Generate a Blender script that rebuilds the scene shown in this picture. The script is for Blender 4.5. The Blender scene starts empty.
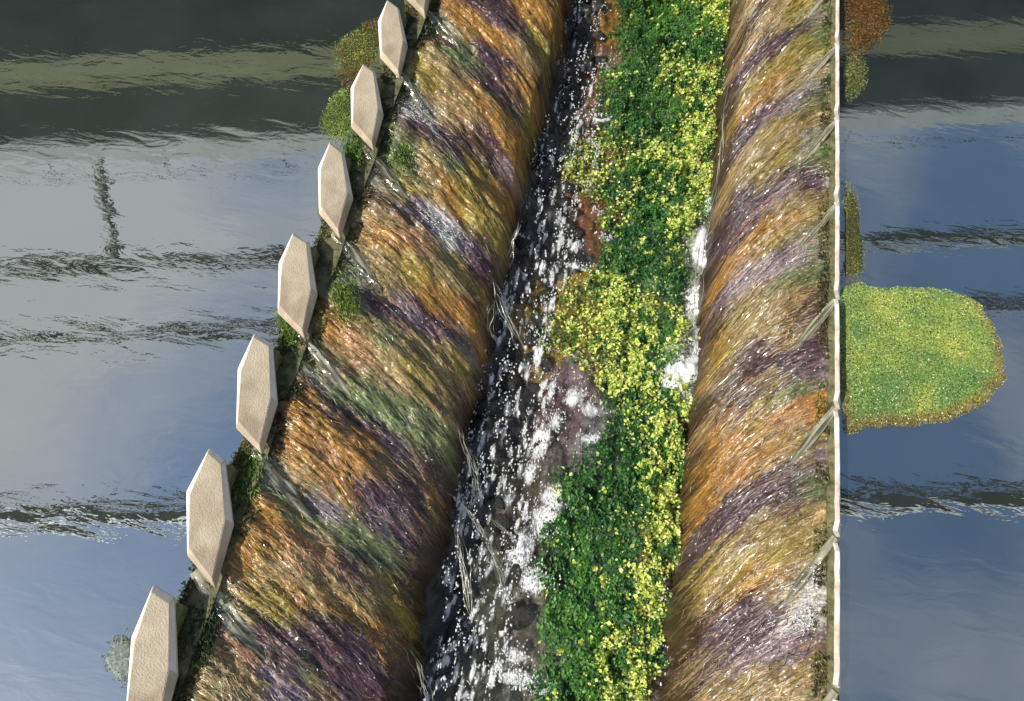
import bpy, bmesh, math, random
import numpy as np
from mathutils import Vector, Matrix

# ------------------------------------------------------------------ camera, light, exposure
SC = bpy.context.scene
COL = SC.collection
F_PX, CAM_H = 750.0, 10.0
_dy = np.array([326.0, 1466.0, -F_PX]); _dy /= np.linalg.norm(_dy)          # river direction (+Y) seen from the camera
_up = np.array([0.0, 1.0, _dy[1] / -_dy[2]]); _up /= np.linalg.norm(_up)
_dx = np.cross(_dy, _up)
cam_data = bpy.data.cameras.new('camera'); cam = bpy.data.objects.new('camera', cam_data); COL.objects.link(cam)
cam_data.sensor_width = 36; cam_data.lens = F_PX / 1024 * 36
cam_data.clip_end = 6000
_m = Matrix((tuple(_dx), tuple(_dy), tuple(_up))).to_4x4(); _m.translation = (0, 0, CAM_H)
cam.matrix_world = _m
SC.camera = cam

SUN_EL, SUN_DIR = 47, np.array([-0.80, -0.60])                               # direction towards the sun
w = bpy.data.worlds.new('World'); SC.world = w; w.use_nodes = True
wn = w.node_tree.nodes; wl = w.node_tree.links
bg = wn['Background']
sky = wn.new('ShaderNodeTexSky'); sky.sky_type = 'NISHITA'; sky.sun_disc = False
sky.sun_elevation = math.radians(SUN_EL)
sky.sun_rotation = math.atan2(SUN_DIR[0], SUN_DIR[1])
sky.air_density = 1.0; sky.dust_density = 1.0
tc = wn.new('ShaderNodeTexCoord'); sep = wn.new('ShaderNodeSeparateXYZ'); wl.new(tc.outputs['Generated'], sep.inputs[0])
mx = wn.new('ShaderNodeMath'); mx.operation = 'MAXIMUM'; mx.inputs[1].default_value = 0.06; wl.new(sep.outputs['Z'], mx.inputs[0])
dv = wn.new('ShaderNodeVectorMath'); dv.operation = 'DIVIDE'
cb = wn.new('ShaderNodeCombineXYZ')
for i in range(3): wl.new(mx.outputs[0], cb.inputs[i])
wl.new(tc.outputs['Generated'], dv.inputs[0]); wl.new(cb.outputs[0], dv.inputs[1])
mp = wn.new('ShaderNodeMapping'); mp.inputs['Location'].default_value = (6.3, 3.7, 0); wl.new(dv.outputs[0], mp.inputs[0])
cn = wn.new('ShaderNodeTexNoise'); cn.inputs['Scale'].default_value = 1.5; cn.inputs['Detail'].default_value = 5; cn.inputs['Roughness'].default_value = 0.45
wl.new(mp.outputs[0], cn.inputs['Vector'])
cr = wn.new('ShaderNodeValToRGB'); cr.color_ramp.elements[0].position = 0.46; cr.color_ramp.elements[1].position = 0.66
wl.new(cn.outputs['Fac'], cr.inputs[0])
mixw = wn.new('ShaderNodeMix'); mixw.data_type = 'RGBA'; mixw.inputs['B'].default_value = (3.9, 3.9, 4.05, 1)
wl.new(cr.outputs[0], mixw.inputs['Factor']); wl.new(sky.outputs[0], mixw.inputs['A'])
wl.new(mixw.outputs['Result'], bg.inputs[0]); bg.inputs[1].default_value = 0.125

sd = bpy.data.lights.new('sun', 'SUN'); sd.energy = 4.6; sd.angle = math.radians(0.53); sd.color = (1.0, 0.95, 0.86)
sun = bpy.data.objects.new('sun', sd); COL.objects.link(sun)
_e = math.radians(SUN_EL)
sun.rotation_euler = Vector((SUN_DIR[0] * math.cos(_e), SUN_DIR[1] * math.cos(_e), math.sin(_e))).to_track_quat('Z', 'Y').to_euler()
SC.view_settings.view_transform = 'Standard'; SC.view_settings.look = 'None'
SC.view_settings.exposure = 0.25; SC.view_settings.gamma = 1.0; SC.view_settings.use_curve_mapping = False

# ------------------------------------------------------------------ helpers
rng = np.random.default_rng(11); random.seed(5)

def ray(px, py):
    v = np.array([px - 512.0, 350.5 - py, -F_PX]); return np.array([v @ _dx, v @ _dy, v @ _up])
def at(px, py, z=0.0):
    r = ray(px, py); return np.array([0, 0, CAM_H]) + r * ((z - CAM_H) / r[2])
def at_surf(px, py, fn):
    r = ray(px, py); z = -0.3
    for _ in range(40):
        p = np.array([0, 0, CAM_H]) + r * ((z - CAM_H) / r[2]); z += 0.5 * (fn(p[0]) - z)
    return p

def _hash(ix, iy, seed):
    h = (ix * 374761393 + iy * 668265263 + seed * 974634777) & 0xffffffff
    h = ((h ^ (h >> 13)) * 1274126177) & 0xffffffff
    return ((h ^ (h >> 16)) & 0xffff) / 65535.0
def vnoise(x, y, seed=0):
    x = np.asarray(x, float); y = np.asarray(y, float)
    ix = np.floor(x).astype(np.int64); iy = np.floor(y).astype(np.int64)
    fx = x - ix; fy = y - iy; fx = fx * fx * (3 - 2 * fx); fy = fy * fy * (3 - 2 * fy)
    a = _hash(ix, iy, seed); b = _hash(ix + 1, iy, seed); c = _hash(ix, iy + 1, seed); d = _hash(ix + 1, iy + 1, seed)
    return (a * (1 - fx) + b * fx) * (1 - fy) + (c * (1 - fx) + d * fx) * fy
def fbm(x, y, seed=0, octs=4):
    s = 0; a = 0.5; t = 0
    for k in range(octs):
        s = s + a * vnoise(np.asarray(x) * 2 ** k, np.asarray(y) * 2 ** k, seed + 17 * k); t += a; a *= 0.5
    return s / t

def tag(o, label=None, cat=None, group=None, kind=None):
    if label: o['label'] = label
    if cat: o['category'] = cat
    if group: o['group'] = group
    if kind: o['kind'] = kind
    return o
def empty(name, loc=(0, 0, 0)):
    o = bpy.data.objects.new(name, None); COL.objects.link(o); o.location = loc; o.empty_display_size = 0.2; return o
def link(name, me, mat, parent=None, smooth=False):
    if mat and not me.materials: me.materials.append(mat)
    if smooth: me.polygons.foreach_set('use_smooth', np.ones(len(me.polygons), bool))
    o = bpy.data.objects.new(name, me); COL.objects.link(o)
    if parent: o.parent = parent
    return o
def np_mesh(name, V, Q, col=None):
    """V (n,3), Q (m,3|4) -> mesh; col (n,3) goes to the point attribute Col"""
    V = np.asarray(V, np.float32); Q = np.asarray(Q, np.int32); k = Q.shape[1]
    me = bpy.data.meshes.new(name)
    me.vertices.add(len(V)); me.vertices.foreach_set('co', V.ravel())
    me.loops.add(Q.size); me.loops.foreach_set('vertex_index', Q.ravel())
    me.polygons.add(len(Q)); me.polygons.foreach_set('loop_start', np.arange(0, Q.size, k, dtype=np.int32))
    me.update(calc_edges=True)
    if col is not None:
        a = me.attributes.new('Col', 'FLOAT_COLOR', 'POINT')
        c = np.ones((len(V), 4), np.float32); c[:, :3] = np.clip(col, 0, 1); a.data.foreach_set('color', c.ravel())
    return me
def bm_mesh(name, bm):
    me = bpy.data.meshes.new(name); bmesh.ops.recalc_face_normals(bm, faces=bm.faces); bm.to_mesh(me); bm.free(); return me
def add_box(bm, c, s, rot=None):
    r = bmesh.ops.create_cube(bm, size=1.0)['verts']
    m = Matrix.Translation(c) @ (rot.to_4x4() if rot else Matrix.Identity(4)) @ Matrix.Diagonal((s[0], s[1], s[2], 1))
    bmesh.ops.transform(bm, matrix=m, verts=r); return r
def lin(*c):
    c = np.array(c) / 255.0; return np.where(c < 0.04045, c / 12.92, ((c + 0.055) / 1.055) ** 2.4)

# ------------------------------------------------------------------ materials
def mat_new(name):
    m = bpy.data.materials.new(name); m.use_nodes = True
    return m, m.node_tree.nodes, m.node_tree.links, m.node_tree.nodes['Principled BSDF']
def mat_attr(name, rough=0.5, spec=0.5, coat=0.0, trans=0.0, nscale=60, namt=0.35):
    m, n, l, p = mat_new(name)
    a = n.new('ShaderNodeAttribute'); a.attribute_name = 'Col'
    t = n.new('ShaderNodeTexCoord'); no = n.new('ShaderNodeTexNoise'); no.inputs['Scale'].default_value = nscale; no.inputs['Detail'].default_value = 3
    l.new(t.outputs['Object'], no.inputs['Vector'])
    mr = n.new('ShaderNodeMapRange'); mr.inputs['To Min'].default_value = 1 - namt; mr.inputs['To Max'].default_value = 1 + namt
    mr.inputs['From Min'].default_value = 0.3; mr.inputs['From Max'].default_value = 0.7
    l.new(no.outputs['Fac'], mr.inputs['Value'])
    mu = n.new('ShaderNodeVectorMath'); mu.operation = 'SCALE'; l.new(a.outputs['Color'], mu.inputs[0]); l.new(mr.outputs[0], mu.inputs['Scale'])
    l.new(mu.outputs[0], p.inputs['Base Color'])
    p.inputs['Roughness'].default_value = rough; p.inputs['Specular IOR Level'].default_value = spec
    p.inputs['Coat Weight'].default_value = coat; p.inputs['Coat Roughness'].default_value = 0.12
    if trans:
        tr = n.new('ShaderNodeBsdfTranslucent'); l.new(mu.outputs[0], tr.inputs['Color'])
        ms = n.new('ShaderNodeMixShader'); ms.inputs[0].default_value = trans
        l.new(p.outputs[0], ms.inputs[1]); l.new(tr.outputs[0], ms.inputs[2]); l.new(ms.outputs[0], n['Material Output'].inputs['Surface'])
    return m
def mat_plain(name, c1, c2, scale=6, rough=0.8, bump=0.3, bscale=40, spec=0.4):
    m, n, l, p = mat_new(name)
    t = n.new('ShaderNodeTexCoord'); no = n.new('ShaderNodeTexNoise'); no.inputs['Scale'].default_value = scale; no.inputs['Detail'].default_value = 8; no.inputs['Roughness'].default_value = 0.65
    l.new(t.outputs['Object'], no.inputs['Vector'])
    r = n.new('ShaderNodeValToRGB'); r.color_ramp.elements[0].position = 0.35; r.color_ramp.elements[1].position = 0.68
    r.color_ramp.elements[0].color = (*c1, 1); r.color_ramp.elements[1].color = (*c2, 1)
    l.new(no.outputs['Fac'], r.inputs[0]); l.new(r.outputs[0], p.inputs['Base Color'])
    b = n.new('ShaderNodeBump'); b.inputs['Strength'].default_value = bump; b.inputs['Distance'].default_value = 0.02
    n2 = n.new('ShaderNodeTexNoise'); n2.inputs['Scale'].default_value = bscale; n2.inputs['Detail'].default_value = 6
    l.new(t.outputs['Object'], n2.inputs['Vector']); l.new(n2.outputs['Fac'], b.inputs['Height']); l.new(b.outputs[0], p.inputs['Normal'])
    p.inputs['Roughness'].default_value = rough; p.inputs['Specular IOR Level'].default_value = spec
    return m
def mat_water(name, murk, refl, slope):
    m, n, l, p = mat_new(name); n.remove(p)
    t = n.new('ShaderNodeTexCoord'); mpn = n.new('ShaderNodeMapping'); mpn.inputs['Scale'].default_value = (0.55, 1.5, 1); mpn.inputs['Rotation'].default_value = (0, 0, -0.2)
    l.new(t.outputs['Object'], mpn.inputs[0])
    n1 = n.new('ShaderNodeTexNoise'); n1.inputs['Scale'].default_value = 2.2; n1.inputs['Detail'].default_value = 4.0; n1.inputs['Roughness'].default_value = 0.5
    n1.inputs['Distortion'].default_value = 0.4
    l.new(mpn.outputs[0], n1.inputs['Vector'])
    b = n.new('ShaderNodeBump'); b.inputs['Strength'].default_value = 1.0; b.inputs['Distance'].default_value = slope
    l.new(n1.outputs['Fac'], b.inputs['Height'])
    g = n.new('ShaderNodeBsdfGlossy'); g.inputs['Roughness'].default_value = 0.015; g.inputs['Color'].default_value = (0.92, 0.98, 0.96, 1); l.new(b.outputs[0], g.inputs['Normal'])
    d = n.new('ShaderNodeBsdfDiffuse')
    n3 = n.new('ShaderNodeTexNoise'); n3.inputs['Scale'].default_value = 0.7; n3.inputs['Detail'].default_value = 6
    l.new(t.outputs['Object'], n3.inputs['Vector'])
    r = n.new('ShaderNodeValToRGB'); r.color_ramp.elements[0].position = 0.35; r.color_ramp.elements[1].position = 0.7
    r.color_ramp.elements[0].color = (*[c * 0.75 for c in murk], 1); r.color_ramp.elements[1].color = (*[c * 1.3 for c in murk], 1)
    l.new(n3.outputs['Fac'], r.inputs[0]); l.new(r.outputs[0], d.inputs['Color'])
    ms = n.new('ShaderNodeMixShader'); ms.inputs[0].default_value = refl
    l.new(d.outputs[0], ms.inputs[1]); l.new(g.outputs[0], ms.inputs[2]); l.new(ms.outputs[0], n['Material Output'].inputs['Surface'])
    return m

M_algae = mat_attr('wet_algae', 0.42, 0.5, 0.2, 0.0, 60, 0.45)
M_bed = mat_attr('wet_bed', 0.5, 0.3, 0.0, 0.0, 30, 0.5)
M_leaf = mat_attr('leaf', 0.45, 0.45, 0.0, 0.3, 25, 0.3)
M_foam = mat_plain('foam', (0.50, 0.51, 0.50), (0.82, 0.83, 0.83), 20, 0.5, 0.2, 60)
M_slab = mat_plain('weathered_concrete', (0.48, 0.39, 0.26), (0.64, 0.54, 0.39), 2.2, 0.85, 0.5, 45)
def stain(m):
    n, l = m.node_tree.nodes, m.node_tree.links; p = n['Principled BSDF']; t = next(q for q in n if q.type == 'TEX_COORD')
    oi = n.new('ShaderNodeObjectInfo'); cbx = n.new('ShaderNodeCombineXYZ'); ml = n.new('ShaderNodeMath'); ml.operation = 'MULTIPLY'; ml.inputs[1].default_value = 37.0
    l.new(oi.outputs['Random'], ml.inputs[0]); l.new(ml.outputs[0], cbx.inputs[0]); l.new(ml.outputs[0], cbx.inputs[2])
    ad = n.new('ShaderNodeVectorMath'); ad.operation = 'ADD'; l.new(t.outputs['Object'], ad.inputs[0]); l.new(cbx.outputs[0], ad.inputs[1])
    for q in n:
        if q.type == 'TEX_NOISE': l.new(ad.outputs[0], q.inputs['Vector'])
    base = p.inputs['Base Color'].links[0].from_socket
    mp2 = n.new('ShaderNodeMapping'); mp2.inputs['Scale'].default_value = (3.5, 1.5, 3); l.new(ad.outputs[0], mp2.inputs[0])
    ns = n.new('ShaderNodeTexNoise'); ns.inputs['Scale'].default_value = 1.0; ns.inputs['Detail'].default_value = 6; l.new(mp2.outputs[0], ns.inputs['Vector'])
    sp = n.new('ShaderNodeSeparateXYZ'); l.new(t.outputs['Object'], sp.inputs[0])
    lo = n.new('ShaderNodeMapRange'); lo.inputs['From Min'].default_value = 0.5; lo.inputs['From Max'].default_value = -0.95; lo.inputs['To Min'].default_value = -0.22; lo.inputs['To Max'].default_value = 0.16
    l.new(sp.outputs['Y'], lo.inputs['Value'])
    sm = n.new('ShaderNodeMath'); sm.operation = 'ADD'; l.new(ns.outputs['Fac'], sm.inputs[0]); l.new(lo.outputs[0], sm.inputs[1])
    rr = n.new('ShaderNodeValToRGB'); rr.color_ramp.elements[0].position = 0.48; rr.color_ramp.elements[1].position = 0.66; rr.color_ramp.elements[1].color = (0.5, 0.5, 0.5, 1); l.new(sm.outputs[0], rr.inputs[0])
    mxx = n.new('ShaderNodeMix'); mxx.data_type = 'RGBA'; l.new(rr.outputs[0], mxx.inputs['Factor']); l.new(base, mxx.inputs['A']); mxx.inputs['B'].default_value = (0.24, 0.16, 0.11, 1)
    l.new(mxx.outputs['Result'], p.inputs['Base Color'])
stain(M_slab)
M_board = mat_plain('pale_board', (0.50, 0.40, 0.31), (0.88, 0.82, 0.75), 3.0, 0.75, 0.3, 30)
M_white = mat_plain('sunlit_edge', (0.86, 0.84, 0.80), (0.92, 0.91, 0.88), 8, 0.7, 0.15, 50)  # sunlight on the slabs' left edges put into a white colour
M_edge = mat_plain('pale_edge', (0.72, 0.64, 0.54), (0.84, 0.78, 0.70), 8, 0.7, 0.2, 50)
M_beam = mat_plain('mossy_concrete', (0.05, 0.06, 0.025), (0.20, 0.18, 0.09), 7, 0.7, 0.8, 20)
M_rock = mat_plain('wet_rock', (0.008, 0.008, 0.007), (0.04, 0.036, 0.026), 4, 0.45, 1.0, 14, 0.35)
M_water_l = mat_water('pond_water', (0.036, 0.046, 0.042), 0.62, 0.0050)
M_water_r = mat_water('pond_water_deep', (0.026, 0.036, 0.040), 0.52, 0.0030)
M_stream = mat_plain('stream', (0.012, 0.014, 0.010), (0.03, 0.03, 0.02), 3, 0.08, 0.8, 9, 0.7)
M_soffit = mat_plain('shaded_concrete', (0.05, 0.06, 0.055), (0.08, 0.095, 0.085), 0.5, 0.9, 0.3, 6)  # dark colour holds the shade of the bridge's underside
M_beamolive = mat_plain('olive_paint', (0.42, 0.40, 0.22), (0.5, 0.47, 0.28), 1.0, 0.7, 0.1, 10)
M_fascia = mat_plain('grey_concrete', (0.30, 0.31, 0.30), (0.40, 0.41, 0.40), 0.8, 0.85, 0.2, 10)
M_steel = mat_plain('dark_steel', (0.04, 0.038, 0.022), (0.08, 0.072, 0.04), 2, 0.6, 0.2, 20)
M_ground = mat_plain('bank_soil', (0.05, 0.06, 0.025), (0.12, 0.10, 0.06), 0.4, 0.95, 0.5, 3)

# chute water: pale grey green film
def mat_film():
    m, n, l, p = mat_new('sheet_water')
    p.inputs['Base Color'].default_value = (0.20, 0.21, 0.17, 1); p.inputs['Roughness'].default_value = 0.12
    p.inputs['Specular IOR Level'].default_value = 0.9; p.inputs['Coat Weight'].default_value = 0.6; p.inputs['Coat Roughness'].default_value = 0.05
    a = n.new('ShaderNodeAttribute'); a.attribute_name = 'Col'; l.new(a.outputs['Color'], p.inputs['Base Color'])
    t = n.new('ShaderNodeTexCoord'); no = n.new('ShaderNodeTexNoise'); no.inputs['Scale'].default_value = 9; no.inputs['Detail'].default_value = 5
    l.new(t.outputs['Object'], no.inputs['Vector'])
    b = n.new('ShaderNodeBump'); b.inputs['Strength'].default_value = 0.7; b.inputs['Distance'].default_value = 0.03
    l.new(no.outputs['Fac'], b.inputs['Height']); l.new(b.outputs[0], p.inputs['Normal'])
    return m
M_film = mat_film()

# ------------------------------------------------------------------ the cross-section of the two weirs
PITCH = 1.87
XL0, XL1 = -4.25, -1.80          # crest and lip of the left apron
XR0, XR1 = 3.60, 2.23
def zL(x):
    t = np.clip((np.asarray(x, float) - XL0) / (XL1 - XL0), 0, None)
    m = np.minimum(t, 1); return -0.06 - 0.84 * m ** 1.55 - 0.40 * (1 - np.sqrt(1 - 0.96 * m * m)) / 0.8 - np.clip(t - 1, 0, None) * 9.0
def zR(x):
    t = np.clip((XR0 - np.asarray(x, float)) / (XR0 - XR1), 0, None)
    m = np.minimum(t, 1); return -0.06 - 0.50 * m ** 1.5 - 0.62 * (1 - np.sqrt(1 - 0.985 * m * m)) / 0.8775 - np.clip(t - 1, 0, None) * 7.0
SKL, SKR = 0.47, 1.15            # how far the flow drifts down-river per metre
Z_BED = -2.2
def drift(x, side):              # how far down-river a streamline has drifted when it reaches x
    x = np.asarray(x, float)
    if side == 'L': t = np.clip((x - XL0) / (XL1 - XL0), 0, 1.3); return SKL * (XL1 - XL0) * (0.7 * t + 0.3 * t * t)
    t = np.clip((XR0 - x) / (XR0 - XR1), 0, 1.3); return SKR * (XR0 - XR1) * (0.55 * t + 0.45 * t * t)

PAL = {'O': lin(156, 114, 50), 'T': lin(148, 128, 86), 'P': lin(74, 52, 64), 'L': lin(134, 118, 126), 'G': lin(104, 116, 76),
       'Y': lin(142, 126, 54), 'B': lin(74, 54, 38), 'W': lin(190, 186, 180), 'C': lin(138, 136, 116), 'K': lin(172, 130, 92)}
A_LEFT = """445 20 C 440 36 B 456 20 O 472 25 O 490 36 O 495 20 P 512 22 P 480 5 P 535 10 O 546 22 O 456 55 G 470 56 G 492 55 P 520 50 T 540 45 Y
422 70 Y 440 65 T 460 75 T 480 66 P 495 75 P 510 82 P 470 86 O 490 100 T 520 90 O 546 90 O 410 96 C 420 102 W 418 116 W 440 105 T 460 100 T 485 110 O 505 116 O
525 105 Y 540 116 O 430 135 P 446 135 P 465 140 B 480 146 B 492 140 P 505 142 O 520 150 O 395 140 G 410 150 G 400 165 G 430 155 T 450 165 G 475 156 Y 490 162 P
505 162 L 520 165 O 360 165 C 372 182 C 376 200 B 395 195 T 400 175 Y 425 170 T 440 180 O 460 180 Y 480 180 O 500 182 O 515 190 O 408 206 P 420 210 L 430 216 W
440 226 W 452 231 W 461 240 L 470 250 P 480 260 P 490 275 P 470 205 Y 490 210 Y 505 216 O 517 216 B 385 225 T 390 240 O 410 240 K 430 246 T 380 265 T 410 265 Y
440 260 T 450 275 T 470 282 Y 488 292 O 497 300 B 338 258 C 352 276 C 335 245 T 343 300 G 352 306 G 380 288 T 365 296 P 385 301 P 400 306 L 410 311 L 425 316 P
440 326 P 455 336 L 430 296 O 450 300 O 470 311 O 340 320 O 330 331 O 356 335 K 370 325 T 385 336 G 400 330 T 420 341 T 450 346 Y 475 340 O 486 330 B
290 332 G 305 355 G 294 350 B 315 371 C 330 386 G 350 400 G 370 400 G 400 420 G 418 425 G 430 436 G 330 350 T 350 341 K 370 351 T 390 362 T 420 371 Y 440 390 T
456 400 B 400 346 T 430 352 T 456 356 Y 300 390 B 310 398 O 290 411 O 330 405 P 350 413 P 375 431 P 395 446 L 410 456 T 430 466 P 440 482 B 300 425 O 320 426 O
350 426 O 370 441 O 290 446 O 320 451 K 350 456 O 375 471 O 390 471 T 300 471 T 320 476 O 345 486 O 265 466 C 285 490 G 300 511 G 320 526 G 340 531 G 360 536 G
380 541 G 310 500 L 325 509 L 345 516 G 365 501 P 385 491 P 400 491 P 415 491 P 400 511 P 420 521 P 380 519 L 410 541 P 425 556 P 435 501 O 430 516 Y 270 520 O
260 531 O 280 536 O 300 546 K 250 546 O 330 556 K 350 566 P 360 576 T 245 561 O 260 571 T 280 566 T 310 576 T 290 591 O 315 596 T 330 601 O 260 601 Y 280 611 Y
340 586 T 370 591 T 390 601 Y 405 621 Y 417 601 B 427 581 B 440 561 B 230 595 T 215 601 C 225 616 C 240 640 K 215 661 T 230 671 T 250 691 T 210 691 T 270 641 P
290 651 P 310 641 P 300 661 G 320 666 P 340 651 P 360 651 P 380 661 P 400 681 P 350 691 P 320 691 T 390 641 O 396 656 O 411 651 B 280 691 L 410 690 B 370 690 P"""
A_RIGHT = """745 10 T 770 10 T 800 8 Y 745 35 B 760 30 T 790 35 P 770 45 P 750 60 P 740 75 P 820 15 C 820 40 G 800 50 Y 790 55 Y 810 52 Y 775 70 Y 745 95 Y
765 90 O 790 80 T 810 75 T 735 110 T 825 62 C 822 85 C 815 100 G 790 100 L 800 97 L 775 110 P 760 120 P 745 130 P 735 145 P 728 155 B 750 150 T 765 140 Y 780 135 T
800 125 T 815 115 T 805 150 C 812 140 C 820 160 G 825 175 W 745 170 T 765 165 Y 730 180 T 785 160 Y 790 172 P 775 178 P 800 180 P 815 185 P 760 195 P 750 205 P
740 215 P 730 235 P 790 185 L 745 225 P 735 205 P 820 200 T 800 200 T 780 205 T 770 215 O 760 230 O 750 240 O 735 255 O 725 270 O 720 285 O 790 220 O 780 235 Y
800 230 T 815 230 C 812 250 C 828 220 Y 760 250 T 790 258 L 775 262 L 760 268 L 745 275 L 735 285 L 725 295 P 800 262 L 795 275 G 780 282 G 815 275 G 745 300 T
760 295 T 780 295 T 800 295 T 825 290 B 735 315 Y 755 315 Y 720 320 B 780 315 T 810 310 B 740 335 Y 790 335 T 712 355 O 720 375 T 735 365 P 745 385 B 730 400 B
750 400 P 770 350 P 785 360 P 800 365 P 815 370 L 800 385 G 775 375 T 760 380 T 710 395 B 760 415 Y 780 415 K 800 415 K 790 430 T 815 405 O 705 430 T 715 430 O
730 440 O 745 440 O 760 440 O 780 445 O 800 450 Y 710 455 O 735 460 O 755 465 O 720 480 O 705 490 O 735 495 P 810 465 L 820 450 L 800 480 G 815 490 G 780 475 P
790 490 P 770 490 P 760 500 P 745 510 P 730 520 P 715 530 P 700 545 L 697 550 P 800 495 P 820 510 T 800 515 T 780 520 Y 770 535 Y 750 535 T 730 550 T 710 565 Y
700 590 Y 740 570 Y 760 575 O 780 570 O 800 570 T 790 550 Y 815 555 T 720 580 T 780 590 T 820 580 W 822 592 W 798 625 W 805 615 W 760 610 P 740 615 P 720 630 P
745 635 P 770 630 P 730 650 P 700 620 B 690 650 B 710 660 T 755 655 L 780 645 L 800 650 L 820 640 P 810 660 T 780 670 T 750 680 T 720 690 T 690 690 B 800 690 T"""
def parse(s):
    t = s.split(); return [(float(t[i]), float(t[i + 1]), t[i + 2]) for i in range(0, len(t), 3)]
def anchors(txt, fn):
    a = parse(txt); P = np.array([at_surf(x, y, fn) for x, y, _ in a]); return P[:, :2], [c for _, _, c in a]

class Patches:
    """patches of differently coloured algae lying along the flow"""
    def __init__(s, txt, fn, sk, stretch):
        P, cl = anchors(txt, fn); s.sk = sk; s.st = stretch
        s.u = P[:, 0] / stretch; s.v = P[:, 1] + 0.0
        s.wt = np.array([0.72 if k == 'P' else 1.0 for k in cl]); s.cls = cl; s.c = np.array([PAL[k] for k in cl]); s.isW = np.array([k == 'W' for k in cl]); s.sgn = 1
    def flow(s, x, y): return x / s.st, y + drift(x, 'L' if s.sgn > 0 else 'R')
    def near(s, x, y, jit):
        x = x + rng.normal(0, jit * 1.5, len(x)); y = y + rng.normal(0, jit, len(x))
        au, av = s.flow(s.u * s.st, s.v); u, v = s.flow(x, y)
        out = np.empty(len(x), int)
        for i in range(0, len(x), 20000):
            d = ((u[i:i + 20000, None] - au) ** 2 + (v[i:i + 20000, None] - av) ** 2) * s.wt; out[i:i + 20000] = d.argmin(1)
        return out
    def blend(s, x, y, sig=0.13):
        au, av = s.flow(s.u * s.st, s.v); u, v = s.flow(x, y); out = np.empty((len(x), 3))
        for i in range(0, len(x), 20000):
            d = ((u[i:i + 20000, None] - au) ** 2 + (v[i:i + 20000, None] - av) ** 2) * s.wt
            d = d - d.min(1, keepdims=True); wg = np.exp(-d / (2 * sig * sig)); wg /= wg.sum(1, keepdims=True); out[i:i + 20000] = wg @ s.c
        return out
PAL_GAIN = {'L': 1.12, 'R': 0.86}      # sun-facing right weir: colours darkened to offset its light, and kept browner
PL = Patches(A_LEFT, zL, SKL, 1.5); PR = Patches(A_RIGHT, zR, SKR, 1.3); PR.sgn = -1
PL.c = PL.c * PAL_GAIN['L']; PR.c = PR.c * PAL_GAIN['R'] * np.array([1.0, 0.97, 0.92])

# joints where the water slips through
JL = [0.72 + PITCH * k for k in range(-1, 8)]       # tips of the left slabs
JR = [1.18 + PITCH * k for k in range(-1, 8)]

JL0, JR0 = 0.72, 1.18
def relief_L(x, y):
    v = y + drift(x, 'L')
    r = (fbm(v * 9, x * 1.2, 3, 3) - 0.5) * 0.12 + (fbm(v * 4.5, x * 3.2, 15, 3) - 0.5) * 0.16 + (fbm(v * 2.2, x * 1.2, 9, 3) - 0.5) * 0.26
    r += (fbm(x * 13, y * 13, 21, 3) - 0.5) * 0.07 + (fbm(v * 28, x * 3, 25, 2) - 0.5) * 0.045 + 0.10 * np.cos((v - JL0 - 1.0) * 2 * np.pi / PITCH)
    return r * np.clip((x - XL0) / 0.5, 0.15, 1)
def relief_R(x, y):
    v = y + drift(x, 'R')
    r = (fbm(v * 8, x * 1.4, 5, 3) - 0.5) * 0.11 + (fbm(v * 4.5, x * 3.2, 16, 3) - 0.5) * 0.14 + (fbm(v * 2.0, x * 1.4, 12, 3) - 0.5) * 0.22
    r += (fbm(x * 13, y * 13, 23, 3) - 0.5) * 0.06 + (fbm(v * 28, x * 3, 26, 2) - 0.5) * 0.04 + 0.08 * np.cos((v - JR0 - 0.8) * 2 * np.pi / PITCH)
    return r * np.clip((XR0 - x) / 0.4, 0.15, 1)
def lipL(y): return (fbm(y * 1.5, y * 0 + 3.3, 31, 5) - 0.5) * 0.46
def lipR(y): return (fbm(y * 1.5, y * 0 + 7.3, 37, 5) - 0.5) * 0.28
def surfL(x, y): return zL(x - lipL(y) * np.clip((x - XL0) / (XL1 - XL0), 0, 1) ** 2) + relief_L(x, y)
def surfR(x, y): return zR(x - lipR(y) * np.clip((XR0 - x) / (XR0 - XR1), 0, 1) ** 2) + relief_R(x, y)

Y0, Y1 = -2.0, 17.5
def grid(xs, ys, zf):
    X, Y = np.meshgrid(xs, ys); Z = zf(X, Y); V = np.stack([X, Y, Z], -1).reshape(-1, 3)
    nx, ny = len(xs), len(ys); i = np.arange(nx * ny).reshape(ny, nx)
    Q = np.stack([i[:-1, :-1], i[:-1, 1:], i[1:, 1:], i[1:, :-1]], -1).reshape(-1, 4); return V, Q

# ------------------------------------------------------------------ setting: ground, water, channel bed
S = 3000.0
me = np_mesh('ground', [(-S, -S, -4.2), (S, -S, -4.2), (S, S, -4.2), (-S, S, -4.2)], [(0, 1, 2, 3)])
tag(link('ground', me, M_ground), kind='structure')
me = np_mesh('water', [(-140, -60, 0), (-4.45, -60, 0), (-4.45, 60, 0), (-140, 60, 0)], [(0, 1, 2, 3)])
tag(link('water', me, M_water_l), kind='structure')
me = np_mesh('water', [(3.84, -60, 0), (140, -60, 0), (140, 60, 0), (3.78, 60, 0)], [(0, 1, 2, 3)])
tag(link('water', me, M_water_r), kind='structure')

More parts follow.
